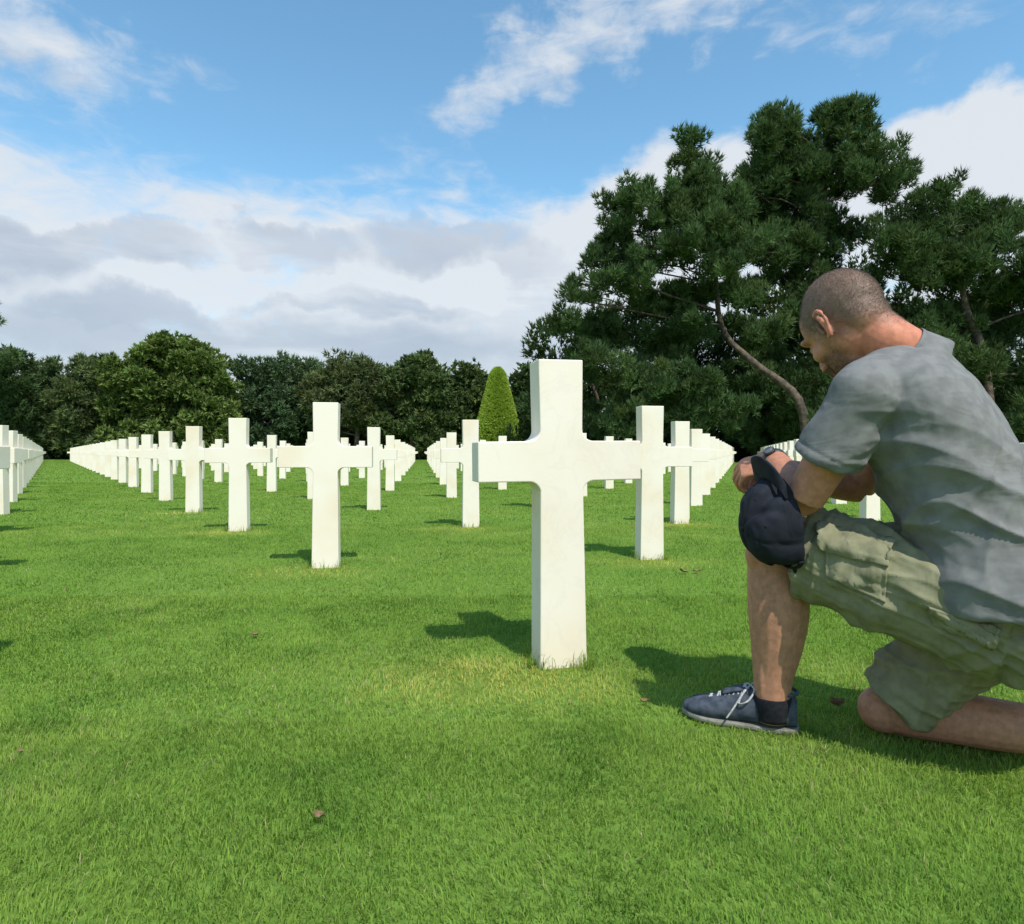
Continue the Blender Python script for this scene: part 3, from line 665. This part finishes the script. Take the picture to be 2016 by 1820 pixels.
def patch(name, quad, off_, mat, parent, nu=22, nv=16, bulge=.003):
    O_ = Vector((0,0,CH)); Fr = []; Bk = []
    tl, tr_, br, bl_ = [Vector(q) for q in quad]
    for j in range(nv+1):
        for i in range(nu+1):
            u = i/nu; v = j/nv; q = (tl*(1-u)+tr_*u)*(1-v)+(bl_*(1-u)+br*u)*v
            d = P(q.x,q.y,1.)-O_; h = bv.ray_cast(O_, d.normalized())
            if h[0] is None: h = bv.find_nearest(P(q.x,q.y,1.38))
            nn = h[1]; e = min(u,1-u,v,1-v); o_ = off_+bulge*min(1,e*5)-.0022*math.exp(-((e-.06)/.018)**2)+.0035*noise.noise(h[0]*38)
            Fr.append(h[0]+nn*o_-PO); Bk.append(h[0]-nn*.004-PO)
    n_ = nu+1; V = [tuple(x) for x in Fr+Bk]; m = len(Fr); Fc = []
    for j in range(nv):
        for i in range(nu): a = j*n_+i; Fc.append((a,a+n_,a+n_+1,a+1))
    bd = [i for i in range(nu)]+[j*n_+nu for j in range(nv)]+[nv*n_+i for i in range(nu,0,-1)]+[j*n_ for j in range(nv,0,-1)]
    for k in range(len(bd)): a, b_ = bd[k], bd[(k+1)%len(bd)]; Fc.append((a,b_,b_+m,a+m))
    return np_mesh(name, V, Fc, mat, parent, smooth=True)
patch('cargo_pocket', [(1622,1044),(1752,1078),(1742,1188),(1628,1134)], .006, M_short, shorts, 36, 26)
patch('pocket_flap', [(1612,1032),(1758,1068),(1748,1118),(1610,1080)], .012, M_short, shorts, 36, 14)
patch('back_pocket_flap', [(1828,1194),(1972,1238),(1955,1274),(1838,1230)], .007, M_short, shorts, 36, 14)
# shoes
def shoe(M):
    def W(g_): g_.xform(M); return shift(g_)
    secs = [(-.004,.020,.010,.070),(.01,.032,.010,.088),(.05,.043,.010,.095),(.095,.043,.009,.090),(.13,.042,.009,.078),(.165,.046,.009,.066),(.20,.046,.009,.055),(.235,.038,.011,.046),(.258,.018,.014,.034)]
    g = G(); g.loft([((x,0,(z0+z1)/2),(0,w_,0),(0,0,(z1-z0)/2)) for x, w_, z0, z1 in secs],24,4,2.5)
    up_ = W(g).build('shoe', M_suede, person)
    g = G(); ol = []
    for x, w_ in ((-.008,.012),(-.002,.026),(.02,.037),(.06,.043),(.10,.042),(.14,.042),(.18,.048),(.215,.045),(.245,.032),(.262,.014)): ol.append((x,w_))
    full = ol+[(x,-w_) for x, w_ in reversed(ol)]
    g.rings([[Vector((x*1.0,y*s_,z+(.008*max(0,(x-.19)/.07)))) for x, y in full] for z, s_ in ((.0,.95),(.004,.99),(.009,.99),(.012,.95))])
    W(g).build('sole', M_sole, up_, smooth=False)
    g = G()
    for i in range(5):
        x = .105+i*.020; zt = .089-i*.0085
        for sgn in (-1,1): g.tube([(x,-sgn*.026,zt-.010),(x+.008,0,zt+.0035),(x+.016,sgn*.026,zt-.016)],.0026,8,4)
    for sgn in (-1,1):
        g.tube([(.10,0,.094),(.09,sgn*.03,.092),(.105,sgn*.048,.070),(.125,sgn*.044,.062),(.112,sgn*.02,.088)],.0024,8,4)
        g.tube([(.10,0,.094),(.115,sgn*.034,.084),(.14,sgn*.052,.044),(.152,sgn*.056,.026)],.0022,8,4)
    W(g).build('laces', M_lace, up_)
    g = G(); g.tube([(.10,0,.086),(.13,0,.083),(.165,0,.069)],[(.020,.006),(.022,.006),(.018,.005)],12,4); W(g).build('tongue', M_suede, up_)
    g = G(); g.tube([(.085,.034,.094),(.050,.040,.092),(.012,.030,.092),(-.004,0,.090),(.012,-.030,.092),(.05,-.040,.092),(.085,-.034,.094)],.0045,8,5); W(g).build('heel_collar', M_suede, up_)
    return up_
heel = P(1566,1440,1.548); toe = P(1356,1424,1.645); heel.z = toe.z = 0
td = (toe-heel).normalized(); sd_ = Vector((-td.y,td.x,0)); SM = Matrix((td,sd_,UP)).transposed().to_4x4(); SM = Matrix.Translation(heel+Vector((0,0,.002)))@SM
shoe(SM)
td2 = Vector((.45,-.38,-.62)).normalized(); sdv = td2.cross(UP).normalized(); uu = sdv.cross(td2).normalized()
SM2 = Matrix.Translation(Vector((1.235,1.35,.20)))@Matrix((td2,-sdv,-uu)).transposed().to_4x4(); shoe(SM2)
g = G(); g.tube([lank+Vector((0,0,.012)),lank+Vector((0,0,-.002)),lank-Vector((0,0,.045))],[.0452,.0452,.038],20,4); shift(g).build('sock', M_sock, person)
# watch on the near wrist
g = G(); wd_ = (LW-LE).normalized(); wc = LW-wd_*.012; wx = wd_.cross(hl[1]).normalized(); wy = wx.cross(wd_)
g.loft([(wc-wd_*.008,wx*.0308,wy*.0308),(wc+wd_*.008,wx*.0295,wy*.0295)],28,3); wt_ = shift(g).build('watch', M_watch, person)
g = G(); wn_ = (hl[1]-wd_*hl[1].dot(wd_)).normalized(); g.loft([(wc+wn_*.027,wd_*.014,wx*.014),(wc+wn_*.034,wd_*.014,wx*.014),(wc+wn_*.0355,wd_*.012,wx*.012)],24,2); shift(g).build('watch_case', M_watch, wt_)
g = G(); g.loft([(wc+wn_*.0357,wd_*.011,wx*.011),(wc+wn_*.0365,wd_*.0105,wx*.0105)],24,1); shift(g).build('watch_face', M_glass, wt_)

# ------------------------------------------------------------------ cap
cc = P(1547,1024,1.455)
ay = Vector((-.17,.08,.98)).normalized(); azv = Vector((-.99,-.10,-.12)); azv = (azv-ay*azv.dot(ay)).normalized(); axv = ay.cross(azv)
capr = empty('cap', cc); tag(capr, 'dark navy baseball cap hanging by its brim from the hand over the knee', 'cap')
CM_ = Matrix((axv,ay,azv)).transposed()
def cl_(p): return tuple(CM_@Vector(p))
V = []; Fc = []; nr = 24; ns = 96
for i in range(nr+1):
    s = i/nr; th = s*math.pi/2
    rr = math.cos(th)**.80 if i < nr else .02; z = math.sin(th)**.95*.104
    for j in range(ns):
        a = 2*math.pi*j/ns
        seam = min(abs(((a-math.pi/6) % (math.pi/3))), math.pi/3-abs(((a-math.pi/6) % (math.pi/3))))
        q = Vector((math.cos(a)*1.9*rr,math.sin(a)*1.9*rr,s*1.6))
        dr = 1-.03*math.exp(-(seam/.05)**2)+.06*noise.noise(q)-.035*max(0,1-abs(noise.noise(q*1.2+Vector((4,1,2))))*4)
        dr -= .20*math.exp(-((a-.95+.5*s)/.20)**2)*ss(.0,.15,s)*ss(.98,.55,s)
        dr -= .10*math.exp(-((a-.25-.4*s)/.13)**2)*ss(.1,.3,s)*ss(.95,.5,s)
        V.append(cl_((.072*rr*dr*math.cos(a), .104*rr*dr*math.sin(a), z*(.4+.6*dr)*(1-.10*math.sin(a)*(1-s)))))
for i in range(nr):
    for j in range(ns):
        a = 2*math.pi*(j+.5)/ns; da = abs((a-1.5*math.pi+math.pi) % (2*math.pi)-math.pi)
        if 1 <= i < 8 and (da/.42)**2+((i-1)/7)**2 < 1: continue
        k = (j+1) % ns; Fc.append((i*ns+j,i*ns+k,(i+1)*ns+k,(i+1)*ns+j))
cro = np_mesh('crown', V, Fc, M_cap, capr, smooth=True); md = cro.modifiers.new('thickness','SOLIDIFY'); md.thickness = .002
V = []; Fc = []; nu, nv = 20, 8
for v in range(nv+1):
    for u in range(nu+1):
        s = (u/nu-.5)*2; a = math.pi/2-s*1.05; e = v/nv
        ext = .056*math.sqrt(max(0,1-(abs(s)**3.2)*.97))
        x = .076*math.cos(a)*(1-.02*e); y = .097*math.sin(a)+ext*e; z = .020-.034*(s*s)*(.3+.7*e)+.010*e+.014
        V.append(cl_((x,y,z)))
for v in range(nv):
    for u in range(nu): a = v*(nu+1)+u; Fc.append((a,a+1,a+nu+2,a+nu+1))
br_ = np_mesh('brim', V, Fc, M_cap, capr, smooth=True); md = br_.modifiers.new('thickness','SOLIDIFY'); md.thickness = .004
g = G(); g.ell((0,0,.103),(.007,.007,.004)); g.v = [cl_(p) for p in g.v]; g.build('button', M_cap, capr)
g = G(); g.tube([(-.045,-.090,.006),(-.02,-.103,.008),(.02,-.105,.008),(.045,-.090,.006)],[(.002,.008)]*4,8,5); g.tube([(.012,-.104,.008),(.004,-.115,.000),(.010,-.117,-.014),(.02,-.107,-.034)],[(.002,.007)]*4,8,5); g.v = [cl_(p) for p in g.v]; g.build('strap', M_cap, capr)
for sx in (-1,1):
    for a in (.0,1.05):
        g = G(); g.ell((sx*.052*math.cos(a),.068*math.sin(a),.074),(.0035,.0035,.0022)); g.v = [cl_(p) for p in g.v]; g.build('eyelet', M_sock, capr)
